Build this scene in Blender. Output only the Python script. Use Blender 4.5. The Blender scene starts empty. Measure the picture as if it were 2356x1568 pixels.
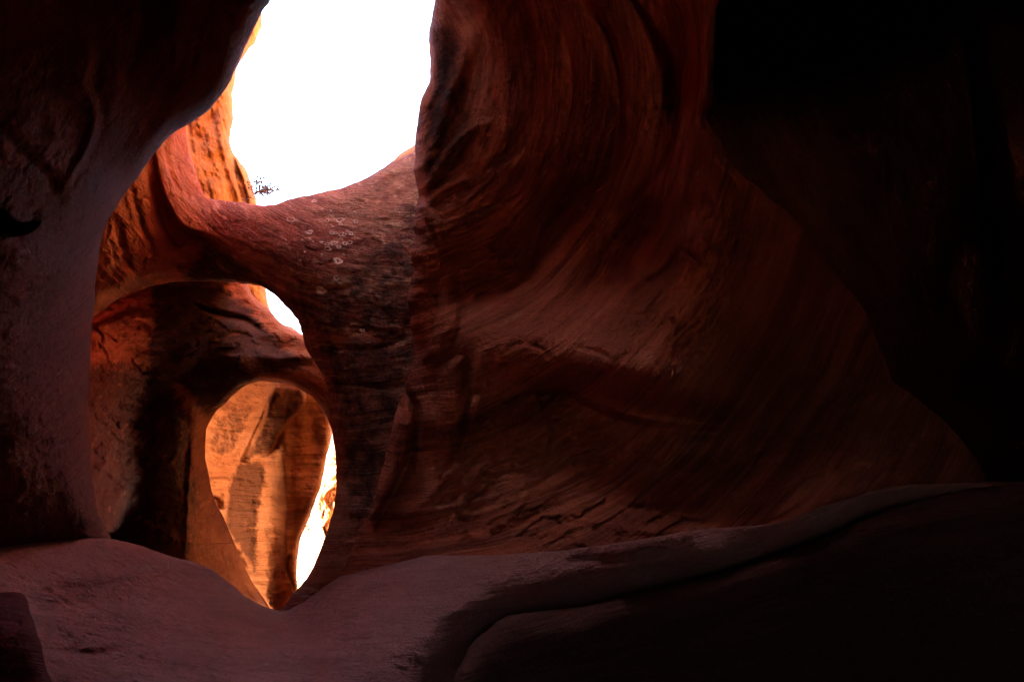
import bpy, math, random
import numpy as np
from mathutils import Vector

random.seed(7)
SC = bpy.context.scene
COL = SC.collection

# ---------------------------------------------------------------- camera
W, H = 2355.0, 1568.0
PITCH = math.radians(8.0)
TANH = 0.75                                   # half the horizontal field of view
CAM = np.array([0.0, 0.0, 0.0])
FW = np.array([0.0, math.cos(PITCH), math.sin(PITCH)])
UP = np.array([0.0, -math.sin(PITCH), math.cos(PITCH)])
RT = np.array([1.0, 0.0, 0.0])


def at(px, py, d):
    """photo position (2355 x 1568 units) and distance in metres -> world point"""
    px = np.asarray(px, float); py = np.asarray(py, float); d = np.asarray(d, float)
    X = (px - W / 2) / (W / 2) * TANH
    Z = (H / 2 - py) / (W / 2) * TANH
    return CAM + d[..., None] * (FW + X[..., None] * RT + Z[..., None] * UP)


cam = bpy.data.cameras.new("camera")
cam.sensor_width = 36.0
cam.lens = 18.0 / TANH
cam.clip_start = 0.02
cam.clip_end = 3000
cam_o = bpy.data.objects.new("camera", cam)
COL.objects.link(cam_o)
cam_o.location = CAM
cam_o.rotation_euler = (math.radians(90) + PITCH, 0, 0)
SC.camera = cam_o

# ---------------------------------------------------------------- noise
_rs = np.random.RandomState(11)
PERM = np.concatenate([_rs.permutation(256)] * 3).astype(np.int64)
GR = _rs.normal(size=(256, 3)); GR /= np.linalg.norm(GR, axis=1)[:, None]


def perlin(p):
    p = np.asarray(p, float)
    i = np.floor(p).astype(np.int64); f = p - i
    u = f * f * f * (f * (f * 6 - 15) + 10)
    i &= 255
    out = 0.0
    for dx in (0, 1):
        wx = u[:, 0] if dx else 1 - u[:, 0]
        for dy in (0, 1):
            wy = u[:, 1] if dy else 1 - u[:, 1]
            for dz in (0, 1):
                wz = u[:, 2] if dz else 1 - u[:, 2]
                h = PERM[PERM[PERM[(i[:, 0] + dx) & 255] + ((i[:, 1] + dy) & 255)] + ((i[:, 2] + dz) & 255)]
                g = GR[h]
                dot = g[:, 0] * (f[:, 0] - dx) + g[:, 1] * (f[:, 1] - dy) + g[:, 2] * (f[:, 2] - dz)
                out = out + wx * wy * wz * dot
    return out * 1.5


def fbm(p, octaves=4, gain=0.5, ridged=False):
    a, s, t = 1.0, 0.0, 0.0
    for k in range(octaves):
        n = perlin(p * (2.03 ** k) + 17.3 * k)
        if ridged:
            n = 0.5 - 2.0 * np.abs(n)
        s = s + a * n; t += a; a *= gain
    return s / t


# ---------------------------------------------------------------- 2-D helpers
def smooth_path(pts, sub=5, closed=True):
    P = np.array(pts, float); n = len(P); out = []
    rng = range(n) if closed else range(n - 1)
    for i in rng:
        if closed:
            p0, p1, p2, p3 = P[(i - 1) % n], P[i], P[(i + 1) % n], P[(i + 2) % n]
        else:
            p0, p1, p2, p3 = P[max(i - 1, 0)], P[i], P[i + 1], P[min(i + 2, n - 1)]
        L = np.linalg.norm(p2 - p1)
        # centripetal-like clamp of the tangents, so far-apart points do not overshoot
        m1 = (p2 - p0) * 0.5; m2 = (p3 - p1) * 0.5
        for m in (m1, m2):
            l = np.linalg.norm(m)
            if l > L: m *= L / l
        for k in range(sub):
            t = k / sub
            out.append((2 * t**3 - 3 * t**2 + 1) * p1 + (t**3 - 2 * t**2 + t) * m1
                       + (-2 * t**3 + 3 * t**2) * p2 + (t**3 - t**2) * m2)
    if not closed:
        out.append(P[-1])
    return np.array(out)


def seg_dist(X, Y, P, closed=True, want_near=False, signed=False):
    """distance from points to a path; also nearest point, or side and running parameter"""
    n = len(P); best = np.full(X.shape, 1e18)
    nx = np.zeros(X.shape); ny = np.zeros(X.shape); side = np.zeros(X.shape); par = np.zeros(X.shape)
    m = n if closed else n - 1
    for i in range(m):
        a = P[i]; b = P[(i + 1) % n]; d = b - a; L2 = max(d @ d, 1e-9)
        rx = X - a[0]; ry = Y - a[1]
        t = np.clip((rx * d[0] + ry * d[1]) / L2, 0, 1)
        qx = rx - t * d[0]; qy = ry - t * d[1]
        dd = qx * qx + qy * qy
        k = dd < best
        best[k] = dd[k]
        if want_near:
            nx[k] = (a[0] + t * d[0])[k]; ny[k] = (a[1] + t * d[1])[k]
        if signed:
            side[k] = np.sign(d[0] * ry - d[1] * rx)[k]; par[k] = ((i + t) / m)[k]
    r = [np.sqrt(best)]
    if want_near: r += [nx, ny]
    if signed: r += [side, par]
    return r if len(r) > 1 else r[0]


def inside(X, Y, P):
    c = np.zeros(X.shape, bool); n = len(P)
    for i in range(n):
        x1, y1 = P[i]; x2, y2 = P[(i + 1) % n]
        if y1 == y2: continue
        k = ((y1 > Y) != (y2 > Y)) & (X < (x2 - x1) * (Y - y1) / (y2 - y1) + x1)
        c ^= k
    return c


def tps(ctrl):
    C = np.array([(c[0] / 1000.0, c[1] / 1000.0) for c in ctrl]); v = np.log([c[2] for c in ctrl])
    n = len(C)
    r2 = ((C[:, None] - C[None]) ** 2).sum(-1)
    K = 0.5 * r2 * np.log(r2 + 1e-12)
    A = np.zeros((n + 3, n + 3)); A[:n, :n] = K + np.eye(n) * 2e-3
    A[:n, n] = 1; A[:n, n + 1:] = C; A[n:, :n] = A[:n, n:].T
    s = np.linalg.solve(A, np.concatenate([v, [0, 0, 0]]))

    def f(X, Y):
        x = X / 1000.0; y = Y / 1000.0
        out = s[n] + s[n + 1] * x + s[n + 2] * y
        for i in range(n):
            r2 = (x - C[i, 0]) ** 2 + (y - C[i, 1]) ** 2
            out = out + s[i] * 0.5 * r2 * np.log(r2 + 1e-12)
        return np.exp(out)
    return f


def sstep(t):
    t = np.clip(t, 0, 1)
    return t * t * (3 - 2 * t)


def apply_features(D, X, Y, feats):
    """relief copied from the rock: grooves, ledges, swellings; metres of depth"""
    for ft in feats:
        kind = ft[0]
        if kind == 'groove':                   # pts, width px, amp m (positive = into the rock)
            _, pts, w, amp = ft
            P = smooth_path(pts, 4, False)
            x0, y0 = P.min(0) - 4 * w; x1, y1 = P.max(0) + 4 * w
            k = (X > x0) & (X < x1) & (Y > y0) & (Y < y1)
            if not k.any(): continue
            d, s, t = seg_dist(X[k], Y[k], P, False, signed=True)
            tap = np.clip(np.sin(np.pi * np.clip(t, 0.01, 0.99)), 0, 1) ** 0.5
            D[k] += amp * tap * np.exp(-(d / w) ** 2)
        elif kind == 'step':                   # the right-hand side of the path (on the photo) sinks by amp
            _, pts, wide, fade, amp = ft
            P = smooth_path(pts, 4, False)
            R = max(wide, fade) * 4
            x0, y0 = P.min(0) - R; x1, y1 = P.max(0) + R
            k = (X > x0) & (X < x1) & (Y > y0) & (Y < y1)
            if not k.any(): continue
            d, s, t = seg_dist(X[k], Y[k], P, False, signed=True)
            tap = np.clip(np.sin(np.pi * np.clip(t, 0.0, 1.0)), 0, 1) ** 0.6
            e = d * s
            prof = sstep((e + wide * 0.5) / wide) * np.exp(-np.clip(e, 0, None) / fade)
            D[k] += amp * tap * prof
        elif kind == 'bump':                   # x, y, rx, ry, angle, amp (negative = towards the viewer)
            _, bx, by, rx, ry, ang, amp = ft
            c, s_ = math.cos(math.radians(ang)), math.sin(math.radians(ang))
            u = ((X - bx) * c + (Y - by) * s_) / rx; v = (-(X - bx) * s_ + (Y - by) * c) / ry
            D += amp * np.exp(-(u * u + v * v))
        elif kind == 'slab':                   # outline, edge px, amp
            _, pts, edge, amp = ft
            P = smooth_path(pts, 4, True)
            x0, y0 = P.min(0) - 4; x1, y1 = P.max(0) + 4
            k = (X > x0) & (X < x1) & (Y > y0) & (Y < y1)
            if not k.any(): continue
            ins = inside(X[k], Y[k], P)
            d = seg_dist(X[k], Y[k], P, True)
            D[k] += np.where(ins, amp * np.sqrt(1 - (1 - np.clip(d / edge, 0, 1)) ** 2), 0)
    return D


def blob_mask(X, Y, blobs):
    m = np.zeros(X.shape)
    for pts, edge, amt in blobs:
        P = smooth_path(pts, 4, True)
        x0, y0 = P.min(0) - edge * 1.5; x1, y1 = P.max(0) + edge * 1.5
        k = (X > x0) & (X < x1) & (Y > y0) & (Y < y1)
        if not k.any(): continue
        d = seg_dist(X[k], Y[k], P, True) * np.where(inside(X[k], Y[k], P), 1, -1)
        m[k] = np.maximum(m[k], amt * sstep(d / (2 * edge) + 0.5))
    return m


def axis(lo, hi, step, vlo, vhi):
    """fine spacing inside the picture's part of the rock, coarser farther out"""
    a = list(np.arange(max(lo, vlo), min(hi, vhi) + step, step))
    s = step
    x = a[-1]
    while x < hi:
        s = min(s * 1.12, 60); x += s; a.append(x)
    s = step; x = a[0]
    while x > lo:
        s = min(s * 1.12, 60); x -= s; a.insert(0, x)
    return np.array(a)


SURF = {}


def rock(name, outline, ctrl, mat, step=4.0, roll=(26, 0.35), thick=1.2, feats=(), stain_shade=(), flow=None,
         holes=(), noise=(0.05, 0.018, 0.008), jitter=1.6, seams=(), strata_relief=0.012, parent=None, light=(), deep=None, rough=(), strata_freq=9, strata_mod=None):
    """a rock body: a modelled front face, rounded rims and a back, one closed mesh"""
    OUT = [smooth_path(outline, 5)] + [smooth_path(h, 5) for h in holes]
    lo = OUT[0].min(0); hi = OUT[0].max(0)
    xs = axis(lo[0] - step, hi[0] + step, step, -30, W + 30)
    ys = axis(lo[1] - step, hi[1] + step, step, -30, H + 30)
    X, Y = np.meshgrid(xs, ys)
    sh = X.shape
    X = X.ravel().copy(); Y = Y.ravel().copy()
    # broken outline: the path is compared against slightly warped positions
    q = np.stack([X * 0.03, Y * 0.03, np.full(X.shape, hash_name(name))], 1)
    jx = jitter * (perlin(q) + 0.5 * perlin(q * 2.7 + 9)); jy = jitter * (perlin(q + 31) + 0.5 * perlin(q * 2.7 + 47))
    ins = np.zeros(X.shape, bool)
    for P in OUT: ins ^= inside(X + jx, Y + jy, P)
    G = ins.reshape(sh)
    cell = G[:-1, :-1] | G[1:, :-1] | G[:-1, 1:] | G[1:, 1:]
    used = np.zeros(sh, bool)
    used[:-1, :-1] |= cell; used[1:, :-1] |= cell; used[:-1, 1:] |= cell; used[1:, 1:] |= cell
    used = used.ravel()
    # snap the outer ones onto the outline
    snap = used & ~ins
    best = np.full(snap.sum(), 1e18); sx = np.zeros_like(best); sy = np.zeros_like(best)
    for P in OUT:
        d, nx, ny = seg_dist(X[snap] + jx[snap], Y[snap] + jy[snap], P, True, want_near=True)
        k = d < best
        best[k] = d[k]; sx[k] = nx[k]; sy[k] = ny[k]
    X[snap] = sx - jx[snap]; Y[snap] = sy - jy[snap]
    idx = -np.ones(X.shape, np.int64); idx[used] = np.arange(used.sum())
    Xu, Yu = X[used], Y[used]
    sd = np.full(Xu.shape, 1e18)
    # distance to the outline only matters near it
    for P in OUT:
        sd = np.minimum(sd, seg_dist(Xu + jx[used], Yu + jy[used], P, True))
    sd[snap[used]] = 0
    D = tps(ctrl)(Xu, Yu)
    D = apply_features(D, Xu, Yu, feats)
    base = at(Xu, Yu, D)
    # flow: bedding coordinate (across, along) in metres
    if flow is None:
        S, T = Yu * 0.0032, Xu * 0.0032
    else:
        S, T = flow(Xu, Yu)
    wob = fbm(base * 0.9 + 5, 3)
    S = S + 0.10 * wob
    amp = np.clip(np.median(D) / 4.5, 0.6, 2.2)
    n1 = fbm(base * 1.1 + 3.1, 3); n2 = fbm(base * 4.2 + 8.7, 3)
    st = np.stack([S * strata_freq, T * 0.8, wob * 0.7], 1)
    n3 = fbm(st + 2.2, 4, 0.6, ridged=True)
    n4 = fbm(base * 15.0, 2)
    if strata_mod is not None: n3 = n3 * strata_mod(Xu, Yu)
    D = D + amp * (noise[0] * n1 + noise[1] * n2 + strata_relief * n3 + noise[2] * n4 * 0.6)
    for pts, edge, ra, rf, ang in rough:
        mk = blob_mask(Xu, Yu, [(pts, edge, 1.0)])
        k = mk > 0.01
        if not k.any(): continue
        c_, s_ = math.cos(math.radians(ang)), math.sin(math.radians(ang))
        g = np.stack([(Xu[k] * c_ + Yu[k] * s_) * 0.0030, (-Xu[k] * s_ + Yu[k] * c_) * 0.0075, D[k]], 1) * rf
        g = g + 0.35 * np.stack([perlin(g * 1.3 + 3), perlin(g * 1.3 + 13), perlin(g * 1.3 + 23)], 1)
        n = fbm(g, 5, 0.62)
        saw = np.mod(fbm(g * 0.6 + 40, 3) * 3.0, 1.0)          # broken flakes: slow rise, sharp drop
        D[k] += mk[k] * ra * (n + 0.7 * (saw - 0.5))
    rp = np.full(Xu.shape, float(roll[0])); rd = np.full(Xu.shape, float(roll[1]))
    for pts, fac, reach in seams:
        d = seg_dist(Xu, Yu, smooth_path(pts, 3, False), False)
        w = sstep(1 - d / reach)
        rd = rd * (1 - w * (1 - fac))
    t = np.clip(1 - sd / rp, 0, 1)
    D = D + rd * (1 - np.sqrt(np.clip(1 - t * t * 0.985, 0, 1)))
    TH_ = np.full(Xu.shape, float(thick)) if deep is None else thick + deep(Xu, Yu)
    V = at(Xu, Yu, D)
    nF = len(V)
    Vb = at(Xu, Yu, D + TH_)
    ci, cj = np.nonzero(cell)
    nc = sh[1]
    a = idx[ci * nc + cj]; b = idx[ci * nc + cj + 1]; c = idx[(ci + 1) * nc + cj + 1]; d = idx[(ci + 1) * nc + cj]
    F = np.stack([a, d, c, b], 1)
    # boundary edges of the sheet
    e = np.concatenate([F[:, [0, 1]], F[:, [1, 2]], F[:, [2, 3]], F[:, [3, 0]]])
    key = e.min(1) * nF + e.max(1)
    u, inv, cnt = np.unique(key, return_inverse=True, return_counts=True)
    be = e[cnt[inv] == 1]
    bv = np.unique(be); pos = -np.ones(nF, np.int64); pos[bv] = np.arange(len(bv))
    verts = [V, Vb]; faces = [F, (F + nF)[:, ::-1]]
    NR = 5
    rings = [bv]
    off = 2 * nF
    for k in range(1, NR):
        f = k / NR
        p = at(Xu[bv], Yu[bv], D[bv] + TH_[bv] * f)
        p = p + 0.03 * amp * np.stack([perlin(p * 2.1 + 7), perlin(p * 2.1 + 77), perlin(p * 2.1 + 177)], 1) * math.sin(math.pi * f)
        verts.append(p); rings.append(np.arange(len(bv)) + off); off += len(bv)
    rings.append(bv + nF)
    for k in range(NR):
        r0, r1 = rings[k], rings[k + 1]
        faces.append(np.stack([r0[pos[be[:, 1]]], r0[pos[be[:, 0]]], r1[pos[be[:, 0]]], r1[pos[be[:, 1]]]], 1))
    VV = np.concatenate(verts); FF = np.concatenate(faces)
    nV = len(VV)
    FL = np.zeros((nV, 3)); ST = np.zeros(nV); LT = np.zeros(nV)
    fl = np.stack([S, T, wob], 1)
    FL[:nF] = fl; FL[nF:2 * nF] = fl
    o = 2 * nF
    for k in range(1, NR):
        FL[o:o + len(bv)] = fl[bv] + [0, thick * k / NR, 0]; o += len(bv)
    sm = blob_mask(Xu, Yu, stain_shade); ST[:nF] = sm
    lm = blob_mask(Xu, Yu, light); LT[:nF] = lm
    ob = mesh_object(name, VV, FF, mat, parent)
    for nm, typ, data in (('flow', 'FLOAT_VECTOR', FL), ('stain_shade', 'FLOAT', ST), ('pale', 'FLOAT', LT)):
        at_ = ob.data.attributes.new(nm, typ, 'POINT')
        at_.data.foreach_set('vector' if typ == 'FLOAT_VECTOR' else 'value', data.astype(np.float32).ravel())
    SURF[name] = (Xu, Yu, D)
    return ob


def hash_name(s):
    return (sum(ord(c) * (i + 3) for i, c in enumerate(s)) % 97) * 0.73


def mesh_object(name, V, F, mat, parent=None, smooth=True):
    me = bpy.data.meshes.new(name)
    F = np.asarray(F)
    me.vertices.add(len(V)); me.vertices.foreach_set('co', np.asarray(V, np.float32).ravel())
    n = F.shape[1]
    me.loops.add(F.size); me.polygons.add(len(F))
    me.loops.foreach_set('vertex_index', F.astype(np.int32).ravel())
    me.polygons.foreach_set('loop_start', (np.arange(len(F)) * n).astype(np.int32))
    me.polygons.foreach_set('loop_total', np.full(len(F), n, np.int32))
    me.update(calc_edges=True)
    me.validate()
    if smooth: me.polygons.foreach_set('use_smooth', np.ones(len(me.polygons), bool))
    me.materials.append(mat)
    ob = bpy.data.objects.new(name, me)
    COL.objects.link(ob)
    if parent: ob.parent = parent
    return ob


def tag(o, label=None, cat=None, group=None, kind=None):
    if label: o['label'] = label
    if cat: o['category'] = cat
    if group: o['group'] = group
    if kind: o['kind'] = kind
    return o


def empty(name, loc):
    o = bpy.data.objects.new(name, None); COL.objects.link(o); o.location = loc
    return o


def hang(child, parent):
    """parent without moving"""
    child.parent = parent
    child.matrix_parent_inverse = parent.matrix_basis.inverted()


# ---------------------------------------------------------------- materials
def rock_material(name, base, dark, pale, varnish=(0.035, 0.018, 0.014), bands=1.0, grain=1.0, bump=1.0, spots=0.0, across=14.0, along=1.3,
                  blot=0.5, fleck=0.45):
    m = bpy.data.materials.new(name); m.use_nodes = True
    nt = m.node_tree; N = nt.nodes; L = nt.links; N.clear()
    out = N.new('ShaderNodeOutputMaterial'); bs = N.new('ShaderNodeBsdfPrincipled')
    L.new(bs.outputs[0], out.inputs[0])
    bs.inputs['Roughness'].default_value = 0.9
    bs.inputs['Specular IOR Level'].default_value = 0.05
    fl = N.new('ShaderNodeAttribute'); fl.attribute_name = 'flow'
    stn = N.new('ShaderNodeAttribute'); stn.attribute_name = 'stain_shade'
    pal = N.new('ShaderNodeAttribute'); pal.attribute_name = 'pale'
    tc = N.new('ShaderNodeTexCoord')

    def mp(sx, sy, sz, src=fl.outputs['Vector']):
        v = N.new('ShaderNodeVectorMath'); v.operation = 'MULTIPLY'
        v.inputs[1].default_value = (sx, sy, sz); L.new(src, v.inputs[0]); return v.outputs[0]

    def noise(vec, scale, detail=5, rough=0.6, dist=0.0):
        n = N.new('ShaderNodeTexNoise'); n.inputs['Scale'].default_value = scale
        n.inputs['Detail'].default_value = detail; n.inputs['Roughness'].default_value = rough
        n.inputs['Distortion'].default_value = dist
        L.new(vec, n.inputs['Vector']); return n.outputs[0]

    def ramp(src, lo, hi, a=0.0, b=1.0):
        r = N.new('ShaderNodeMapRange'); r.inputs[1].default_value = lo; r.inputs[2].default_value = hi
        r.inputs[3].default_value = a; r.inputs[4].default_value = b; r.clamp = True
        L.new(src, r.inputs[0]); return r.outputs[0]

    def math_(op, a, b):
        n = N.new('ShaderNodeMath'); n.operation = op
        for i, s in enumerate((a, b)):
            if isinstance(s, (int, float)): n.inputs[i].default_value = s
            else: L.new(s, n.inputs[i])
        return n.outputs[0]

    def mix(f, a, b, typ='MIX'):
        n = N.new('ShaderNodeMix'); n.data_type = 'RGBA'; n.blend_type = typ
        if isinstance(f, (int, float)): n.inputs[0].default_value = f
        else: L.new(f, n.inputs[0])
        for i, s in ((6, a), (7, b)):
            if isinstance(s, tuple): n.inputs[i].default_value = (*s, 1)
            else: L.new(s, n.inputs[i])
        return n.outputs[2]
    obj = tc.outputs['Object']
    band = noise(mp(across, along, 1.0), 1.0, 7, 0.62, 0.25)          # broad bedding
    fine = noise(mp(across * 5, along * 2.2, 2.0), 1.0, 5, 0.6, 0.3)   # thin laminae
    big = noise(obj, 0.9, 4, 0.55)
    mid = noise(obj, 7.0, 6, 0.65)
    gr = noise(obj, 190.0, 3, 0.7)
    f1 = ramp(band, 0.38, 0.62)
    layer = noise(mp(across * 0.28, along * 0.25, 0.6), 1.0, 3, 0.5, 0.4)      # a few thick beds among the thin ones
    c = mix(math_('MULTIPLY', f1, min(bands, 1.0)), base, dark)
    c = mix(math_('MULTIPLY', ramp(fine, 0.50, 0.72), 0.55 * bands), c, pale)
    c = mix(math_('MULTIPLY', ramp(layer, 0.52, 0.60), 0.55 * bands), c, dark)
    c = mix(math_('MULTIPLY', ramp(layer, 0.47, 0.40), 0.30 * bands), c, pale)
    flk = noise(obj, 26.0, 4, 0.7)
    c = mix(ramp(flk, 0.54, 0.70, 0, fleck), c, pale)
    c = mix(ramp(flk, 0.46, 0.32, 0, fleck), c, dark)
    c = mix(math_('MULTIPLY', ramp(big, 0.5, 0.68), blot), c, dark)
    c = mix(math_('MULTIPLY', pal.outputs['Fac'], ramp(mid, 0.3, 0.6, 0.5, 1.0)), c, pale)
    if spots:
        vo = noise(mp(16, 6, 3), 1.0, 4, 0.7)
        c = mix(ramp(vo, 0.56, 0.66, 0, spots), c, pale)
    # desert varnish where it runs down; on the arch face also painted shade
    vmod = math_('ADD', stn.outputs['Fac'], math_('MULTIPLY', math_('SUBTRACT', mid, 0.5), 1.1))
    vm2 = ramp(math_('ADD', vmod, math_('MULTIPLY', math_('SUBTRACT', fine, 0.5), 0.5)), 0.38, 0.75, 0, 0.88)
    c = mix(math_('MULTIPLY', vm2, ramp(stn.outputs['Fac'], 0.02, 0.25)), c, varnish)
    c = mix(ramp(gr, 0.3, 0.7, 0.0, 0.30 * grain), c, (0.02, 0.012, 0.01))
    L.new(c, bs.inputs['Base Color'])
    # relief
    pits = noise(obj, 34.0, 5, 0.7)
    h = math_('ADD', math_('MULTIPLY', fine, 0.55), math_('MULTIPLY', pits, 0.9))
    h = math_('ADD', h, math_('MULTIPLY', band, 1.0))
    h = math_('ADD', h, math_('MULTIPLY', mid, 1.5))
    h = math_('ADD', h, math_('MULTIPLY', gr, 0.12))
    bp = N.new('ShaderNodeBump'); bp.inputs['Strength'].default_value = 0.8 * bump
    bp.inputs['Distance'].default_value = 0.045
    L.new(h, bp.inputs['Height']); L.new(bp.outputs[0], bs.inputs['Normal'])
    return m


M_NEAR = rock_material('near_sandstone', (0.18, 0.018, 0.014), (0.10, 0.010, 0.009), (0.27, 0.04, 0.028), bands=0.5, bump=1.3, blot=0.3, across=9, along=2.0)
M_DARK = rock_material('shade_dark_sandstone', (0.11, 0.034, 0.021), (0.07, 0.02, 0.014), (0.15, 0.05, 0.033), bands=0.6, bump=1.0, blot=0.3)  # kept dark to stand in for shade in the cave and corner
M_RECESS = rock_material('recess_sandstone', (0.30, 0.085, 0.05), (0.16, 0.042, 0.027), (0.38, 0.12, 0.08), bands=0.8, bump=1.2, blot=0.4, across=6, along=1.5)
M_RIGHT = rock_material('banded_sandstone', (0.56, 0.115, 0.05), (0.20, 0.036, 0.018), (0.74, 0.20, 0.10), bands=1.3, fleck=0.15, across=12, along=1.2)
M_SPAN = rock_material('varnished_sandstone', (0.64, 0.18, 0.09), (0.27, 0.062, 0.038), (0.84, 0.38, 0.20), bands=1.0, spots=0.9, across=16, along=3.0)
M_ARCH = rock_material('arch_sandstone', (0.48, 0.17, 0.065), (0.26, 0.075, 0.03), (0.62, 0.29, 0.13), bands=0.8, spots=0.25)
M_ORANGE = rock_material('orange_sandstone', (0.48, 0.225, 0.078), (0.28, 0.11, 0.035), (0.58, 0.31, 0.14), varnish=(0.09, 0.037, 0.015), bands=0.85, blot=0.4, across=7, along=1.4)
M_FLOOR = rock_material('dusty_sandstone', (0.68, 0.25, 0.19), (0.46, 0.155, 0.12), (0.76, 0.33, 0.25), bands=0.8, bump=1.5, blot=0.4, across=7, along=1.5)


# ---------------------------------------------------------------- flow fields
def arcs(cx, cy, ax=1.0, ay=1.0, ang=0.0, k=0.0032):
    c, s = math.cos(math.radians(ang)), math.sin(math.radians(ang))

    def f(X, Y):
        u = ((X - cx) * c + (Y - cy) * s) / ax; v = (-(X - cx) * s + (Y - cy) * c) / ay
        r = np.sqrt(u * u + v * v)
        return r * k, np.arctan2(v, u) * 1.6
    return f


def lines(ang, k=0.0032, bend=0.0, cx=1000):
    c, s = math.cos(math.radians(ang)), math.sin(math.radians(ang))

    def f(X, Y):
        u = (X * c + Y * s) * k; v = (-X * s + Y * c) * k
        return v + bend * ((X - cx) / 1000.0) ** 2, u
    return f


# ================================================================ LEFT WALL
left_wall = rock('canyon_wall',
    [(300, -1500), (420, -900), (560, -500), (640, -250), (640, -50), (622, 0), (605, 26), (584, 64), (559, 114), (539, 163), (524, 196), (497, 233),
     (462, 266), (422, 288), (387, 312), (356, 348), (332, 382), (308, 415), (270, 470), (246, 512), (230, 560), (221, 640), (214, 720),
     (207, 790), (204, 880), (204, 960), (207, 1050), (214, 1110), (222, 1160), (236, 1203), (262, 1250), (300, 1420), (250, 1700), (-300, 1900),
     (-1700, 1900), (-1900, 0), (-1700, -1700)],
    [(622, 0, 3.5), (560, 110, 3.55), (462, 266, 3.6), (300, 420, 3.7), (215, 720, 3.75), (205, 960, 3.75), (240, 1210, 3.68), (130, 1250, 3.42), (300, 1420, 4.3),
     (640, -300, 3.3), (800, -900, 3.0), (400, 60, 3.15), (300, 250, 3.0), (200, 450, 3.05), (120, 700, 3.0), (110, 950, 3.1), (100, 1150, 3.08),
     (0, 100, 2.1), (0, 400, 2.25), (0, 700, 2.45), (0, 1000, 2.72), (0, 1250, 2.94), (-600, 0, 1.7), (-600, 700, 1.9), (-600, 1400, 2.2),
     (-1600, 0, 1.35), (-1600, 1400, 1.35), (0, -1400, 1.9), (-1500, -1500, 1.2), (200, -600, 2.5), (0, 1700, 3.4)],
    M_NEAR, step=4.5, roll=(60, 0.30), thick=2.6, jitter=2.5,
    flow=lambda X, Y: (lines(-48, bend=0.0)(X, Y)),
    feats=[('groove', [(200, 40), (205, 130), (190, 190), (214, 240), (215, 300), (180, 380), (140, 440)], 10, -0.05),
           ('step', [(260, -30), (262, 100), (235, 220), (215, 330), (150, 440), (60, 500)], 70, 120, 0.06),
           ('step', [(480, -20), (470, 80), (440, 150), (410, 220), (330, 320), (260, 440)], 40, 70, 0.10),
           ('bump', 380, 60, 60, 120, 20, 0.16), ('bump', 470, 180, 40, 80, 40, 0.08),
           ('groove', [(400, -20), (408, 60), (395, 120), (400, 170)], 12, 0.06),
           ('groove', [(0, 275), (40, 330), (110, 400), (140, 450)], 12, 0.05),
           ('slab', [(-60, 480), (0, 480), (40, 512), (92, 506), (70, 535), (30, 545), (-60, 540)], 25, 0.28),
           ('bump', 60, 600, 130, 60, 10, -0.06),
           ('groove', [(165, 860), (190, 930), (198, 1000)], 8, 0.04)],
    rough=[([(-100, 560), (230, 560), (210, 900), (215, 1100), (260, 1240), (100, 1280), (-100, 1280)], 60, 0.014, 5.0, 25),
           ([(-100, -50), (600, -50), (560, 110), (420, 280), (300, 420), (200, 560), (-100, 560)], 60, 0.012, 5.0, -50)],
    stain_shade=[([(-100, -60), (190, -60), (200, 220), (150, 430), (-100, 480)], 90, 0.15), ([(300, -60), (400, -60), (420, 90), (380, 200), (320, 120)], 30, 0.3),
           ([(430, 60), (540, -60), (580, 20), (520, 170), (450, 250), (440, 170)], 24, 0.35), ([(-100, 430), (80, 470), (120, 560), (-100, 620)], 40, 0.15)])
tag(left_wall, 'near dark left canyon wall curving down from the sky opening to the floor', 'rock wall', kind='thing')

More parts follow.
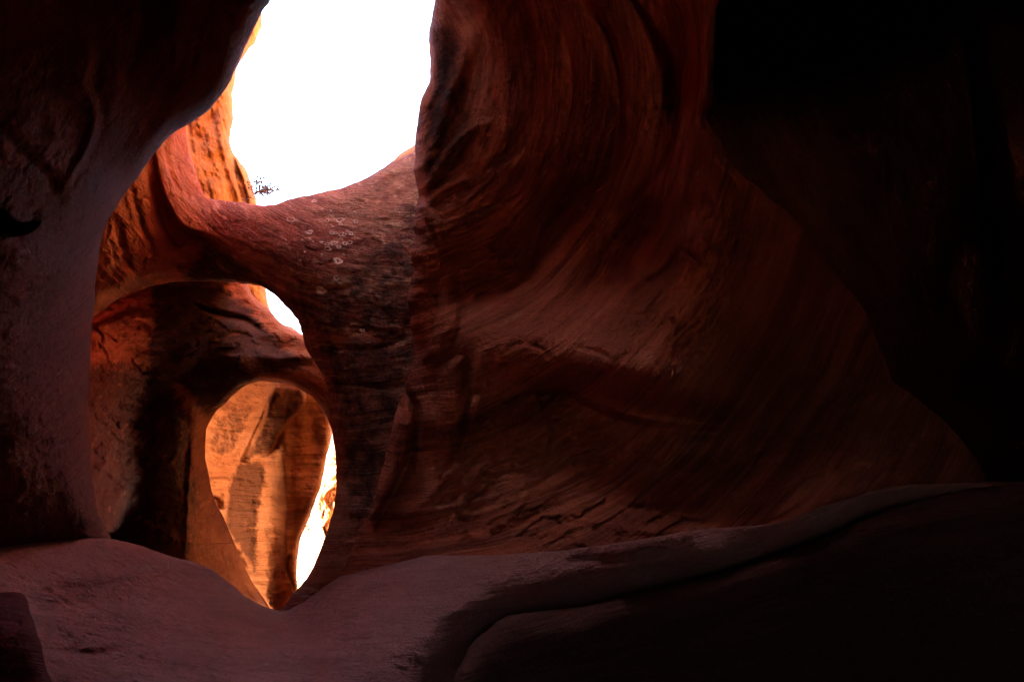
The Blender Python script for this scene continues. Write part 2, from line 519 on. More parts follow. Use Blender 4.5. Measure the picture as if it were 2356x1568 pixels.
# ================================================================ FLOOR
LIP = [(860, 2000), (900, 1750), (920, 1640), (938, 1568), (984, 1500), (1027, 1446), (1084, 1388), (1150, 1358), (1240, 1368), (1325, 1352), (1420, 1322), (1530, 1306),
       (1640, 1276), (1763, 1236), (1850, 1206), (1960, 1166), (2060, 1130), (2200, 1090), (2400, 1060)]
floor = rock('canyon_floor',
    [(-1500, 1230), (-600, 1262), (-60, 1262), (60, 1246), (160, 1240), (255, 1238), (322, 1256), (400, 1283), (450, 1293), (500, 1318),
     (540, 1350), (580, 1384), (622, 1403), (650, 1407), (676, 1396), (715, 1372), (755, 1342), (785, 1323), (815, 1317), (870, 1297), (930, 1281), (1000, 1277),
     (1100, 1277), (1200, 1272), (1320, 1262), (1480, 1238), (1620, 1216), (1760, 1206), (1850, 1180), (1960, 1145), (2080, 1118), (2300, 1110),
     (2900, 1120), (4000, 1150), (4000, 4200), (1200, 4800), (-1500, 4200)],
    [(-600, 1262, 2.1), (0, 1262, 2.88), (130, 1248, 3.3), (255, 1240, 3.65), (400, 1285, 4.1), (540, 1352, 4.35), (650, 1408, 4.45), (785, 1325, 4.5), (930, 1285, 4.4),
     (1100, 1278, 4.0), (1320, 1264, 3.5), (1640, 1216, 2.95), (1960, 1136, 2.5), (2300, 1050, 2.1), (3200, 1050, 1.5),
     (0, 1340, 2.6), (300, 1360, 3.3), (500, 1420, 3.6), (650, 1470, 3.7), (850, 1400, 3.75), (1000, 1330, 3.85), (1080, 1370, 3.55),
     (0, 1568, 1.95), (300, 1568, 2.4), (600, 1568, 2.7), (850, 1568, 2.8), (975, 1490, 3.05), (1050, 1550, 3.3), (1160, 1490, 3.72), (1240, 1360, 3.4), (1275, 1465, 3.8),
     (1420, 1315, 3.08), (1440, 1390, 3.55), (1640, 1270, 2.75), (1660, 1345, 3.25), (1850, 1200, 2.45), (1870, 1275, 2.95), (2200, 1085, 2.12), (2220, 1165, 2.6),
     (1150, 1620, 3.5), (1350, 1568, 4.2), (1640, 1568, 4.0), (2250, 1450, 3.3), (1300, 1900, 4.4), (2600, 1900, 3.0), (950, 1850, 2.5),
     (1200, 2600, 2.4), (3300, 1800, 2.2), (0, 2200, 1.2), (0, 3500, 0.85), (1200, 4200, 0.8), (3500, 3500, 0.8), (-1200, 3000, 0.9), (-1200, 1500, 1.6)],
    M_FLOOR, step=4.5, roll=(46, 0.30), thick=1.6, jitter=1.2, strata_relief=0.008, noise=(0.05, 0.016, 0.006),
    flow=lines(-4, bend=0.5, cx=900),
    seams=[([(-1500, 1230), (-60, 1262), (230, 1238)], 0.3, 80), ([(1000, 1277), (1480, 1238), (2300, 1050)], 0.15, 90)],
    feats=[('step', LIP, 150, 300, 0.14),
           ('groove', [(1640, 1262), (1690, 1262), (1740, 1240), (1810, 1216), (1850, 1200), (1960, 1160)], 7, -0.05),
           ('groove', [(1290, 1298), (1350, 1284), (1400, 1292), (1450, 1280)], 10, 0.06),
           ('groove', [(100, 1340), (260, 1322), (420, 1296)], 16, -0.05),
           ('bump', 120, 1395, 130, 24, -4, 0.06), ('bump', 1050, 1400, 60, 30, -20, -0.04),
           ('groove', [(130, 1492), (220, 1500), (300, 1486)], 7, 0.035),
           ('bump', 1010, 1340, 90, 36, -10, -0.05)],
    rough=[([(-100, 1300), (300, 1300), (620, 1440), (900, 1400), (1000, 1480), (930, 1640), (-100, 1640)], 60, 0.02, 3.0, 4),
           ([(700, 1380), (1000, 1300), (1400, 1280), (1700, 1230), (1400, 1310), (1080, 1380), (960, 1500), (800, 1500)], 50, 0.013, 3.5, -15)])
tag(floor, kind='structure')

# ================================================================ RIGHT WALL
right_wall = rock('canyon_wall',
    [(790, -1500), (870, -1100), (940, -700), (990, -300), (1004, -60), (1001, 0), (993, 73), (992, 130), (991, 181), (978, 208), (969, 228), (961, 270),
     (958, 320), (954, 367), (950, 392), (957, 420), (963, 452), (957, 480), (950, 516), (955, 548), (945, 584), (952, 620), (943, 655), (937, 690), (945, 722), (943, 748), (953, 775), (950, 815), (941, 862),
     (931, 898), (914, 936), (897, 1004), (880, 1071), (864, 1138), (850, 1188), (828, 1214), (806, 1270), (786, 1330), (820, 1400),
     (1300, 1325), (1640, 1262), (2000, 1180), (2250, 1120), (2200, 1000), (2085, 900), (2050, 872), (2030, 820), (1990, 715), (1930, 640), (1850, 530), (1770, 460),
     (1715, 412), (1672, 372), (1655, 330), (1638, 300), (1620, 268), (1636, 240), (1640, 170), (1645, 80), (1650, 0), (1655, -60), (1760, -260), (2200, -480), (3200, -800), (3600, -1500)],
    [(1002, -60, 4.75), (1050, -60, 4.75), (1200, -60, 4.35), (1400, -60, 3.8), (1500, -60, 3.85), (1645, -60, 3.1), (990, 180, 4.75), (1070, 190, 4.8),
     (1150, 200, 4.6), (1300, 200, 4.2), (1420, 200, 3.85), (1560, 220, 3.75), (1640, 180, 3.0), (960, 400, 4.8), (1070, 430, 4.7), (1250, 420, 4.5),
     (1450, 430, 4.1), (1580, 400, 3.45), (1660, 350, 2.95),
     (1010, 620, 4.5), (1150, 640, 4.85), (1350, 600, 4.55), (1500, 560, 4.15), (1600, 560, 3.35), (1720, 600, 3.7),
     (960, 800, 4.75), (1060, 780, 4.5), (1200, 770, 4.3), (1450, 730, 3.6), (1800, 750, 3.9), (1980, 720, 4.6), (870, 1150, 4.75), (1000, 950, 4.55),
     (1150, 1000, 4.6), (1300, 1000, 4.5), (1400, 850, 3.75), (1550, 900, 3.45), (1650, 1060, 3.6), (1900, 950, 3.6), (2080, 950, 3.5),
     (800, 1320, 4.72), (1000, 1278, 4.3), (1200, 1272, 3.82), (1400, 1250, 3.42), (1640, 1212, 3.0), (1960, 1125, 2.8), (2120, 1080, 2.9), (1300, 1380, 3.5), (1200, 1190, 4.1), (1400, 1170, 3.75), (1640, 1130, 3.3), (1000, 1200, 4.5),
     (940, -900, 3.1), (1650, -900, 2.1), (1300, -900, 2.6), (2400, -700, 1.9), (3300, -1100, 1.4), (1300, -1500, 1.9), (850, -1500, 2.5), (1020, -400, 4.0), (1300, -400, 3.5), (2200, 1300, 2.6)],
    M_RIGHT, step=4.5, roll=(30, 0.30), thick=1.9, deep=lambda X, Y: 3.2 * sstep((-60 - Y) / 160), jitter=2.0, strata_relief=0.034, strata_freq=15, strata_mod=lambda X, Y: 1 - 0.65 * sstep((Y - 760) / 220),  # off-view roof, leaned and deepened to keep sun off the recess
    flow=arcs(880, 150, 1.0, 1.12, 0),
    seams=[([(941, 862), (897, 1004), (850, 1188), (786, 1330)], 0.15, 40), ([(2085, 900), (2300, 1200)], 0.2, 60)],
    light=[([(1640, 380), (1655, 480), (1640, 560), (1560, 590), (1480, 650), (1380, 700), (1200, 760), (1400, 640), (1540, 540), (1600, 440)], 30, 0.55),  # paler patches painted where this wall catches the light
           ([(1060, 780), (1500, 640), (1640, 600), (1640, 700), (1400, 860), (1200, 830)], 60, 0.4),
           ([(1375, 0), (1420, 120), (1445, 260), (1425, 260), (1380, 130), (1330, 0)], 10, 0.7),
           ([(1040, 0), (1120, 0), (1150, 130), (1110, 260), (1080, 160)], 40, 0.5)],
    stain_shade=[([(1000, 60), (1060, 80), (1080, 200), (1090, 300), (1040, 420), (975, 460), (965, 330), (990, 200)], 24, 0.62)],
    feats=[  # the reddish fold beside the span
           ('step', [(957, 440), (976, 500), (1008, 582), (1013, 650), (990, 760), (966, 826), (936, 868)], 12, 40, -0.02),
           ('slab', [(1024, 560), (1013, 500), (985, 470), (968, 478), (1006, 570), (1014, 650), (994, 760), (970, 830), (1030, 800), (1060, 700)], 26, -0.10),
           ('groove', [(1090, 60), (1065, 140), (1030, 230), (1000, 330), (968, 400)], 18, -0.09),
           ('groove', [(962, 450), (985, 420), (1030, 350), (1080, 300), (1130, 280)], 10, -0.08),
           ('groove', [(968, 482), (1010, 440), (1090, 410), (1180, 360)], 12, -0.07),
           ('bump', 1130, 640, 130, 80, -10, 0.42), ('bump', 1270, 520, 50, 70, 20, 0.14), ('bump', 1430, 570, 100, 60, -30, 0.38),
           ('step', [(1330, -30), (1400, 70), (1428, 160), (1432, 260), (1425, 350), (1380, 420), (1290, 480), (1240, 540), (1235, 620)], 22, 110, 0.42),
           ('step', [(1440, -20), (1500, 60), (1548, 140), (1560, 240), (1540, 350), (1470, 450), (1380, 530)], 20, 90, 0.34),
           ('groove', [(1570, 250), (1555, 330), (1530, 365)], 8, -0.07),
           ('groove', [(1170, -30), (1215, 90), (1228, 210), (1190, 330), (1090, 410), (1000, 450)], 16, 0.09),
           ('step', [(1250, -30), (1305, 80), (1322, 210), (1290, 340), (1200, 440), (1080, 500)], 16, 60, 0.10),
           ('groove', [(1345, -20), (1385, 100), (1398, 240), (1370, 330)], 9, -0.06),
           ('groove', [(1480, 652), (1520, 630), (1548, 596), (1560, 574)], 7, 0.16),
           ('groove', [(1560, 574), (1590, 590), (1612, 615)], 6, 0.10),
           ('step', [(1610, 610), (1575, 575), (1545, 610), (1478, 655)], 8, 40, 0.06),
           ('step', [(1700, 450), (1670, 400), (1650, 470), (1640, 560), (1600, 620)], 20, 60, -0.08),
           # overhanging brow and its dark underside
           ('bump', 1500, 860, 200, 60, 12, -0.30), ('bump', 1560, 955, 190, 36, 10, 0.22),
           ('step', [(1230, 900), (1285, 885), (1330, 915), (1420, 955), (1550, 980), (1720, 992)], 20, 90, 0.24),
           ('groove', [(1150, 820), (1190, 790), (1240, 800), (1290, 850), (1330, 905)], 4, 0.018), ('groove', [(1290, 890), (1230, 905), (1185, 960), (1170, 1010)], 22, 0.07),
           ('slab', [(931, 900), (914, 936), (897, 1004), (880, 1071), (864, 1138), (852, 1194), (886, 1160), (914, 1099), (939, 1048), (953, 981), (948, 936)], 22, -0.16),
           ('groove', [(936, 900), (956, 940), (958, 990), (943, 1052), (918, 1104), (890, 1165), (866, 1205)], 8, 0.14),
           ('slab', [(1004, 852), (1001, 925), (1006, 1026), (1024, 1050), (1050, 1010), (1066, 930), (1070, 850), (1064, 818), (1030, 830)], 26, -0.12),
           ('groove', [(1068, 815), (1078, 900), (1060, 980), (1040, 1040)], 8, 0.10),
           ('groove', [(1100, 800), (1100, 900), (1085, 980), (1050, 1060), (980, 1150), (915, 1188)], 16, -0.10),
           ('step', [(1135, 1000), (1130, 1070), (1085, 1120), (1050, 1180), (1030, 1250)], 18, 60, -0.05),
           ('groove', [(915, 1190), (1000, 1172), (1080, 1155), (1140, 1140)], 8, -0.05),
           ('groove', [(905, 1190), (925, 1205), (920, 1225)], 8, 0.07),
           ('groove', [(1100, 1120), (1060, 1180), (1075, 1200), (1090, 1160)], 8, 0.06),
           ('groove', [(1230, 1230), (1340, 1200), (1480, 1222), (1620, 1212)], 10, -0.03),
           ('groove', [(1240, 1080), (1330, 1020), (1400, 1010), (1440, 990)], 6, 0.05),
           ('groove', [(1280, 1215), (1300, 1200), (1360, 1208)], 5, 0.05),
           ('groove', [(1200, 1130), (1260, 1100), (1300, 1060), (1370, 1030)], 6, 0.05),
           ('groove', [(1420, 1160), (1500, 1172), (1560, 1190)], 6, 0.04),
      ('groove', [(1330, 800), (1380, 810), (1410, 830)], 5, 0.04)],
    rough=[([(1080, 900), (1250, 860), (1400, 980), (1750, 1000), (2050, 900), (2100, 1080), (1640, 1210), (1200, 1250), (1010, 1180)], 50, 0.085, 2.6, -32),
           ([(1500, 620), (1640, 560), (1660, 700), (1640, 900), (1500, 850), (1400, 760)], 50, 0.03, 3.0, -50),
           ([(1620, 300), (1660, 380), (1650, 560), (1560, 620), (1560, 500)], 20, 0.04, 4.0, -70)])
tag(right_wall, 'tall right canyon wall with curved banding and a hollow beside the sky', 'rock wall', kind='thing')

# ================================================================ RIGHT RECESS
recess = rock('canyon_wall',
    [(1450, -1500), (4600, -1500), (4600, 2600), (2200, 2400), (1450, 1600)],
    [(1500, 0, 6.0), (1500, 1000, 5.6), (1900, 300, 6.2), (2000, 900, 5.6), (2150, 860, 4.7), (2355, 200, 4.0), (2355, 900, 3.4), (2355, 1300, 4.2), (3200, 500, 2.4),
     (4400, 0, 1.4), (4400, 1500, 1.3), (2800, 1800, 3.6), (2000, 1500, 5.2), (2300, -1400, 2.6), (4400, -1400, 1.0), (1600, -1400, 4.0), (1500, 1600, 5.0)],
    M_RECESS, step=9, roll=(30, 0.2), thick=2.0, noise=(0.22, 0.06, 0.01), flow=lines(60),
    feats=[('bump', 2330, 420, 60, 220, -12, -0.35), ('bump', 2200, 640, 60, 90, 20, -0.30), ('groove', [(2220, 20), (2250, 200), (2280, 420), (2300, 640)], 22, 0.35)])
tag(recess, 'shadowed rock recess at the far right beyond the banded wall', 'rock wall', kind='thing')

# ================================================================ NATURAL BRIDGE (span + pillar)
BR_CTRL = [(960, 350, 5.9), (955, 500, 5.25), (830, 440, 5.75), (700, 460, 5.9), (560, 475, 6.05), (480, 460, 6.15), (650, 560, 5.35), (800, 560, 5.3),
           (560, 590, 5.4), (640, 640, 5.3), (850, 700, 5.1), (930, 780, 4.95), (710, 760, 5.25), (760, 900, 5.2), (850, 1000, 4.95), (920, 900, 4.9),
           (700, 1370, 5.1), (790, 1250, 4.95), (850, 1200, 4.85), (775, 1060, 5.2), (445, 400, 6.3), (430, 300, 6.6), (380, 400, 5.7), (330, 450, 5.35),
           (240, 560, 5.0), (230, 700, 5.1), (320, 600, 5.35), (420, 560, 5.6), (400, 640, 5.75), (520, 640, 5.9), (600, 650, 5.75), (100, 500, 4.6), (330, -100, 6.6), (0, 100, 5.4), (-400, 400, 4.2), (0, -800, 5.5),
           (1060, 800, 4.9), (660, 1480, 5.1)]
bridge = empty('rock_bridge', Vector(at(730, 1400, 5.0)))
span = rock('span',
    [(1060, 300), (985, 325), (955, 350), (930, 363), (905, 376), (860, 401), (828, 416), (800, 428), (762, 440), (720, 449), (690, 455), (655, 464),
     (628, 471), (600, 473), (560, 470), (520, 463), (490, 459), (472, 452), (455, 418), (440, 375), (432, 330), (428, 285), (425, 120), (330, -200), (300, -900), (-500, -900), (-500, 760),
     (60, 760), (150, 766), (215, 725), (261, 694), (314, 668), (350, 656), (400, 649), (454, 646), (520, 647), (583, 651), (626, 672), (650, 695), (664, 710), (680, 730),
     (691, 744), (697, 770), (750, 774), (830, 777), (890, 774), (935, 757), (1000, 740), (1090, 700)],
    BR_CTRL, M_SPAN, step=3.5, roll=(34, 0.36), thick=0.9, deep=lambda X, Y: 1.7 * sstep((640 - X) / 240) * sstep((Y + 100) / 300), jitter=2.0, strata_relief=0.016, noise=(0.04, 0.02, 0.008),  # hidden abutment extended and deepened to keep sun and sky off the arch
    flow=arcs(900, 190, 1.15, 0.92, 8),
    seams=[([(697, 772), (830, 777), (935, 757), (1090, 700)], 0.12, 60), ([(472, 452), (455, 418), (432, 330), (420, 180)], 0.35, 40)],
    stain_shade=[([(640, 640), (760, 620), (880, 540), (930, 440), (970, 420), (970, 770), (700, 780)], 50, 0.6),
           ([(420, 660), (470, 560), (530, 575), (620, 640), (640, 690), (560, 660)], 34, 0.8),  # darker patch over the underside of the span
           ([(900, 385), (935, 380), (940, 420), (890, 450), (860, 440)], 10, 0.4)],
    light=[([(362, 330), (430, 280), (445, 400), (480, 470), (474, 530), (430, 520), (395, 470), (370, 420)], 10, 0.3), ([(225, 560), (340, 370), (380, 460), (460, 545), (450, 580), (330, 640), (225, 700)], 20, 0.9),  # second patch paints bounce light onto the abutment
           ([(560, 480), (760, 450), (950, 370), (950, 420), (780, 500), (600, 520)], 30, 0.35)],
    feats=[('step', [(352, 330), (362, 400), (376, 448), (388, 474), (406, 506), (432, 528), (466, 539), (506, 556), (550, 586), (585, 604), (628, 630), (670, 670)], 10, 120, 0.26),
           ('step', [(462, 492), (440, 468), (409, 441), (388, 398), (376, 345), (372, 290)], 8, 60, 0.10),
           ('step', [(436, 470), (420, 430), (404, 380), (398, 330), (400, 290)], 10, 60, 0.06),
           ('groove', [(300, 420), (320, 500), (350, 570), (365, 590)], 7, 0.05),
           ('groove', [(340, 400), (362, 470), (390, 550), (405, 575)], 6, 0.06),
           ('groove', [(270, 500), (280, 560), (300, 620)], 8, 0.05),
           ('bump', 520, 578, 26, 12, 40, -0.10),
           ('bump', 905, 412, 34, 14, -40, 0.10), ('bump', 930, 430, 14, 40, 30, 0.05),
           ('groove', [(640, 610), (700, 655), (760, 668), (820, 655)], 7, 0.05)],
    rough=[([(560, 480), (960, 400), (960, 760), (720, 760), (640, 640), (480, 520)], 40, 0.02, 4.5, 10), ([(200, 400), (440, 300), (460, 560), (240, 700)], 40, 0.025, 4.0, -60)])
hang(span, bridge)
pillar = rock('pillar',
    [(690, 735), (697, 762), (701, 790), (712, 812), (726, 834), (744, 864), (755, 905), (758, 945), (762, 980), (767, 1010), (774, 1045), (777, 1075),
     (774, 1120), (768, 1165), (757, 1210), (745, 1243), (727, 1285), (708, 1325), (682, 1358), (655, 1390), (630, 1440), (660, 1500), (860, 1500),
     (1000, 1300), (1090, 1000), (1090, 700), (935, 725), (830, 745)],
    [(a, b, c + 0.03) for a, b, c in BR_CTRL], M_SPAN, step=3.5, roll=(34, 0.32), thick=0.9, jitter=1.8, strata_relief=0.02, noise=(0.04, 0.02, 0.008),
    flow=arcs(900, 400, 1.5, 0.95, -12),
    seams=[([(690, 735), (830, 745), (935, 725), (1090, 700)], 0.1, 50)],
    stain_shade=[([(700, 780), (960, 760), (960, 900), (900, 1150), (840, 1230), (780, 1200), (770, 1000), (740, 850)], 50, 0.62)],
    feats=[('groove', [(700, 790), (780, 800), (880, 800), (940, 770)], 8, 0.03),
           ('groove', [(755, 880), (830, 884), (900, 890), (945, 868)], 7, 0.05),
           ('bump', 800, 960, 30, 200, 10, -0.05)])
hang(pillar, bridge)
tag(bridge, 'lichen spotted rock bridge hanging under the sky opening, its pillar down to the floor', 'rock bridge')

# ================================================================ SECOND ARCH
arch = rock('rock_arch',
    [(-500, 100), (200, 200), (400, 480), (555, 615), (567, 652), (579, 679), (600, 701), (621, 717), (640, 738), (664, 757), (694, 769), (760, 800), (860, 880), (880, 1500),
     (600, 1560), (100, 1700), (-500, 1700)],
    [(0, 300, 6.9), (-400, 600, 6.0), (-400, 1500, 5.6), (0, 1300, 6.3), (215, 760, 7.2), (215, 1000, 6.9), (220, 1200, 6.7), (330, 700, 7.3), (460, 680, 7.6), (600, 720, 7.8), (690, 780, 7.3), (400, 850, 6.9), (560, 830, 6.8),
     (700, 850, 6.95), (745, 900, 6.9), (400, 1000, 6.7), (425, 1250, 6.6), (436, 1000, 6.75), (474, 1010, 8.0), (430, 1150, 6.7), (500, 1172, 7.9), (455, 1300, 6.8),
     (580, 1345, 7.8), (632, 1409, 7.7), (520, 930, 7.15), (600, 878, 7.0), (800, 1100, 7.0), (490, 960, 7.8), (540, 1400, 7.0)],
    M_ARCH, step=3.5, roll=(16, 0.30), thick=1.3, jitter=1.6, noise=(0.05, 0.03, 0.01),
    flow=arcs(620, 1250, 1.0, 1.1, 0),
    holes=[[(777, 1040), (772, 1010), (763, 985), (755, 962), (745, 945), (722, 916), (696, 898), (667, 883), (637, 878), (592, 877), (566, 886), (537, 905), (511, 931), (488, 956),
            (473, 988), (470, 1030), (474, 1074), (482, 1124), (503, 1175), (530, 1232), (556, 1290), (583, 1345), (610, 1388), (640, 1425), (720, 1440), (800, 1380), (800, 1150)]],
    stain_shade=[([(350, 655), (480, 650), (560, 690), (640, 780), (720, 850), (600, 870), (480, 960), (430, 900), (340, 850), (345, 740)], 26, 0.85),
           ([(120, 860), (330, 830), (425, 880), (432, 1320), (120, 1300)], 50, 0.85)],  # dark face: varnish, with its turned-away shade painted in
    light=[([(580, 760), (650, 770), (680, 800), (640, 830), (570, 810)], 16, 0.3)],
    feats=[('step', [(445, 880), (436, 940), (438, 1010), (430, 1100), (426, 1200), (418, 1300)], 12, 400, 0.10),
           ('groove', [(350, 910), (395, 892), (425, 905), (430, 940)], 8, -0.10),
           ('groove', [(215, 1050), (300, 1055), (420, 1040)], 14, -0.04),
           ('groove', [(215, 755), (245, 735), (290, 715), (330, 700)], 7, 0.12),
           ('groove', [(440, 700), (500, 722), (560, 735), (600, 760)], 7, 0.14),
           ('groove', [(590, 815), (640, 824), (690, 818), (725, 825)], 10, -0.10),
           ('bump', 630, 795, 60, 24, 10, 0.14), ('bump', 440, 800, 60, 60, 0, 0.1)],
    rough=[([(200, 640), (600, 640), (740, 860), (600, 870), (480, 960), (420, 1300), (200, 1300)], 40, 0.03, 3.0, 15)])
tag(arch, 'dark varnished rock arch behind the bridge with an oval hole', 'rock arch')


# ================================================================ ORANGE WALL SEEN THROUGH THE LOWER HOLE
def R8(pts):
    return [(x * .3714 + 429, y * .3714 + 843) for x, y in pts]


orange = rock('canyon_wall',
    [(761, 900), (760, 960), (760, 982), (757, 1018), (749, 1055), (743, 1096), (738, 1120), (722, 1159), (711, 1185), (696, 1222), (687, 1252), (683, 1289), (682, 1330),
     (681, 1364), (665, 1392), (650, 1440), (640, 2000), (200, 2000), (300, 760), (600, 740), (740, 800)],
    [(470, 950, 10.8), (480, 1100, 10.9), (560, 900, 10.4), (620, 900, 9.8), (690, 920, 9.4), (600, 1040, 9.9), (545, 1030, 10.5), (560, 1150, 10.4), (545, 1250, 10.2), (620, 1050, 9.8),
     (740, 950, 9.8), (700, 1000, 9.65), (743, 1096, 9.7), (690, 1120, 9.3), (620, 1150, 9.7), (700, 1200, 9.5), (640, 1300, 9.3), (600, 1330, 9.6), (670, 1390, 9.0), (560, 1330, 9.9), (640, 1700, 9.0)],
    M_ORANGE, step=2.6, roll=(14, 0.35), thick=2.5, jitter=1.2, noise=(0.05, 0.03, 0.012), strata_relief=0.02,
    flow=lines(2, k=0.008, bend=1.2, cx=690),
    stain_shade=[(R8([(330, 600), (440, 590), (490, 640), (465, 800), (440, 1000), (430, 1290), (380, 1200), (250, 1000), (255, 800), (270, 700)]), 12, 0.85),
           (R8([(520, 160), (700, 130), (735, 225), (640, 340), (560, 430), (520, 530), (420, 560), (340, 640), (400, 480), (470, 380), (500, 280)]), 10, 0.75),
           (R8([(420, 230), (350, 240), (220, 300), (140, 420), (200, 560), (300, 520), (360, 400)]), 12, 0.6),
           (R8([(130, 600), (300, 580), (270, 640), (240, 800), (160, 760)]), 8, 0.3),
           (R8([(560, 520), (820, 620), (820, 700), (560, 620)]), 8, 0.22)],
    light=[(R8([(480, 560), (560, 540), (600, 700), (560, 760), (470, 700)]), 8, 0.35)],
    feats=[('step', R8([(480, 620), (520, 545), (560, 440), (640, 335), (735, 235), (715, 150), (650, 90)]), 4, 30, -0.0),
           ('slab', R8([(560, 90), (700, 110), (738, 180), (735, 235), (650, 325), (575, 430), (520, 540), (430, 560), (400, 480), (470, 330)]), 9, -0.35),
           ('groove', R8([(560, 80), (480, 260), (410, 400), (340, 540), (300, 640)]), 10, -0.28),
           ('step', R8([(300, 640), (250, 760), (240, 860), (200, 880)]), 10, 30, 0.2),
           ('groove', R8([(450, 760), (450, 900), (440, 1100), (450, 1250)]), 12, 0.10),
           ('groove', R8([(130, 680), (290, 680), (440, 715)]), 4, 0.05),
           ('groove', R8([(640, 1160), (620, 1230), (650, 1330), (670, 1400)]), 3, 0.12),
           ('groove', R8([(500, 560), (490, 700), (500, 800)]), 9, 0.08),
           ('groove', R8([(620, 300), (600, 600), (620, 900), (600, 1300)]), 12, -0.14), ('groove', R8([(760, 250), (800, 500), (720, 800)]), 14, 0.10), ('groove', R8([(250, 330), (330, 250), (430, 170)]), 10, -0.12), ('groove', R8([(150, 900), (260, 1100), (400, 1320)]), 9, -0.12)])
tag(orange, 'glowing orange canyon wall with dark streaks seen through the oval hole', 'rock wall', kind='thing')

# ================================================================ OUTER LEFT WALL
outer = rock('canyon_wall',
    [(430, -900), (520, -500), (575, -150), (597, 0), (600, 40), (598, 66), (590, 92), (568, 119), (551, 145), (541, 172), (538, 198), (533, 229), (534, 273), (529, 317),
     (533, 346), (550, 372), (568, 405), (581, 436), (591, 466), (599, 520), (604, 600), (609, 650), (614, 682), (623, 718), (660, 800), (300, 860), (-500, 1500), (-500, -900)],
    [(597, 40, 11.5), (540, 180, 11.2), (530, 320, 10.8), (590, 466, 11.6), (615, 680, 11.8), (440, 290, 9.9), (460, 380, 9.8), (500, 440, 10.0), (500, 300, 10.2),
     (480, 250, 10.1), (540, 420, 10.6), (450, 650, 10.0), (200, 850, 9.4), (-400, 1400, 8.8), (0, 300, 7.8), (430, -800, 10), (-400, -400, 7), (-400, 800, 7.5), (300, 0, 9.3)],
    M_ORANGE, step=3, roll=(20, 0.6), thick=3.0, jitter=2.2, noise=(0.10, 0.06, 0.02), strata_relief=0.03,
    flow=lines(78, k=0.006, bend=0.2),
    stain_shade=[([(455, 330), (480, 300), (500, 380), (520, 460), (470, 450), (462, 400)], 10, 0.42), ([(490, 250), (515, 230), (500, 300), (480, 310)], 6, 0.35),
           ([(555, 372), (575, 410), (592, 466), (575, 440)], 4, 0.5), ([(495, 330), (530, 345), (520, 420), (500, 400)], 8, 0.30)],
    feats=[('step', [(430, 280), (436, 340), (446, 400), (466, 450)], 6, 30, -0.15),
           ('step', [(534, 340), (545, 380), (560, 420), (575, 480)], 5, 40, 0.35),
           ('groove', [(505, 250), (512, 330), (530, 400), (552, 470)], 8, -0.15), ('groove', [(535, 360), (545, 420), (560, 470)], 4, 0.12),
           ('bump', 490, 270, 14, 26, 20, 0.2)])
tag(outer, 'sunlit orange left canyon wall rising beyond the bridge beside the shrub', 'rock wall', kind='thing')

# ================================================================ SUNLIT RIM ROCK above the bridge's right end
rim = rock('rim_rock',
    [(880, 395), (905, 372), (925, 356), (945, 343), (975, 325), (1050, 330), (1050, 470), (880, 470)],
    [(900, 380, 9.2), (950, 345, 9.4), (950, 400, 8.8), (1040, 400, 8.6)],
    M_ORANGE, step=3, roll=(14, 0.5), thick=1.5, jitter=1.5, noise=(0.1, 0.05, 0.02), flow=lines(-35, k=0.008),
    feats=[('groove', [(905, 380), (925, 364), (950, 350)], 3, 0.1)])
tag(rim, 'small sunlit rim rock peeking over the right end of the bridge', 'rock')

# ================================================================ DARK LEDGE added for the bottom right shade
shade_ledge = rock('rock_ledge',  # rock added to deepen the bottom right shade
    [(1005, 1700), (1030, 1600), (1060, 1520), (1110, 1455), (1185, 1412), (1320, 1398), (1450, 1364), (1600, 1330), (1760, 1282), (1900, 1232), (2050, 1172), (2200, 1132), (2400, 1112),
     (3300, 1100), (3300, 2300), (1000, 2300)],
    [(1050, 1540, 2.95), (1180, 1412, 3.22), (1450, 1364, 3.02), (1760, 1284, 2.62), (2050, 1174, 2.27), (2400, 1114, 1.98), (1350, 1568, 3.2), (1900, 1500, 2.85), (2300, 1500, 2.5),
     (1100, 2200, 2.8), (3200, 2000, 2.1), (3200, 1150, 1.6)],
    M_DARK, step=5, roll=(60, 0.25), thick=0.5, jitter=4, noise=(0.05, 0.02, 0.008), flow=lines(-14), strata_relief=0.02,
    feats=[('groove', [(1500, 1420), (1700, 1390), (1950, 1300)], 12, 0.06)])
tag(shade_ledge, 'near black ledge added to deepen the shade filling the bottom right corner below the floor lip', 'rock')

# ================================================================ SMALL BOULDER bottom left
boulder = rock('boulder',
    [(-140, 1420), (-60, 1372), (0, 1362), (45, 1361), (61, 1375), (68, 1403), (82, 1444), (96, 1489), (106, 1535), (120, 1568), (160, 1680), (60, 1800), (-160, 1760)],
    [(0, 1365, 1.75), (40, 1365, 1.75), (60, 1400, 1.68), (0, 1450, 1.55), (90, 1500, 1.58), (0, 1560, 1.5), (110, 1568, 1.56), (-100, 1500, 1.5), (0, 1760, 1.4)],
    M_NEAR, step=4, roll=(34, 0.12), thick=0.35, jitter=1.5, noise=(0.03, 0.02, 0.006), flow=lines(10),
    feats=[('bump', 20, 1372, 50, 14, 0, 0.08)])
tag(boulder, 'small dark boulder with a pale top in the bottom left corner', 'boulder')


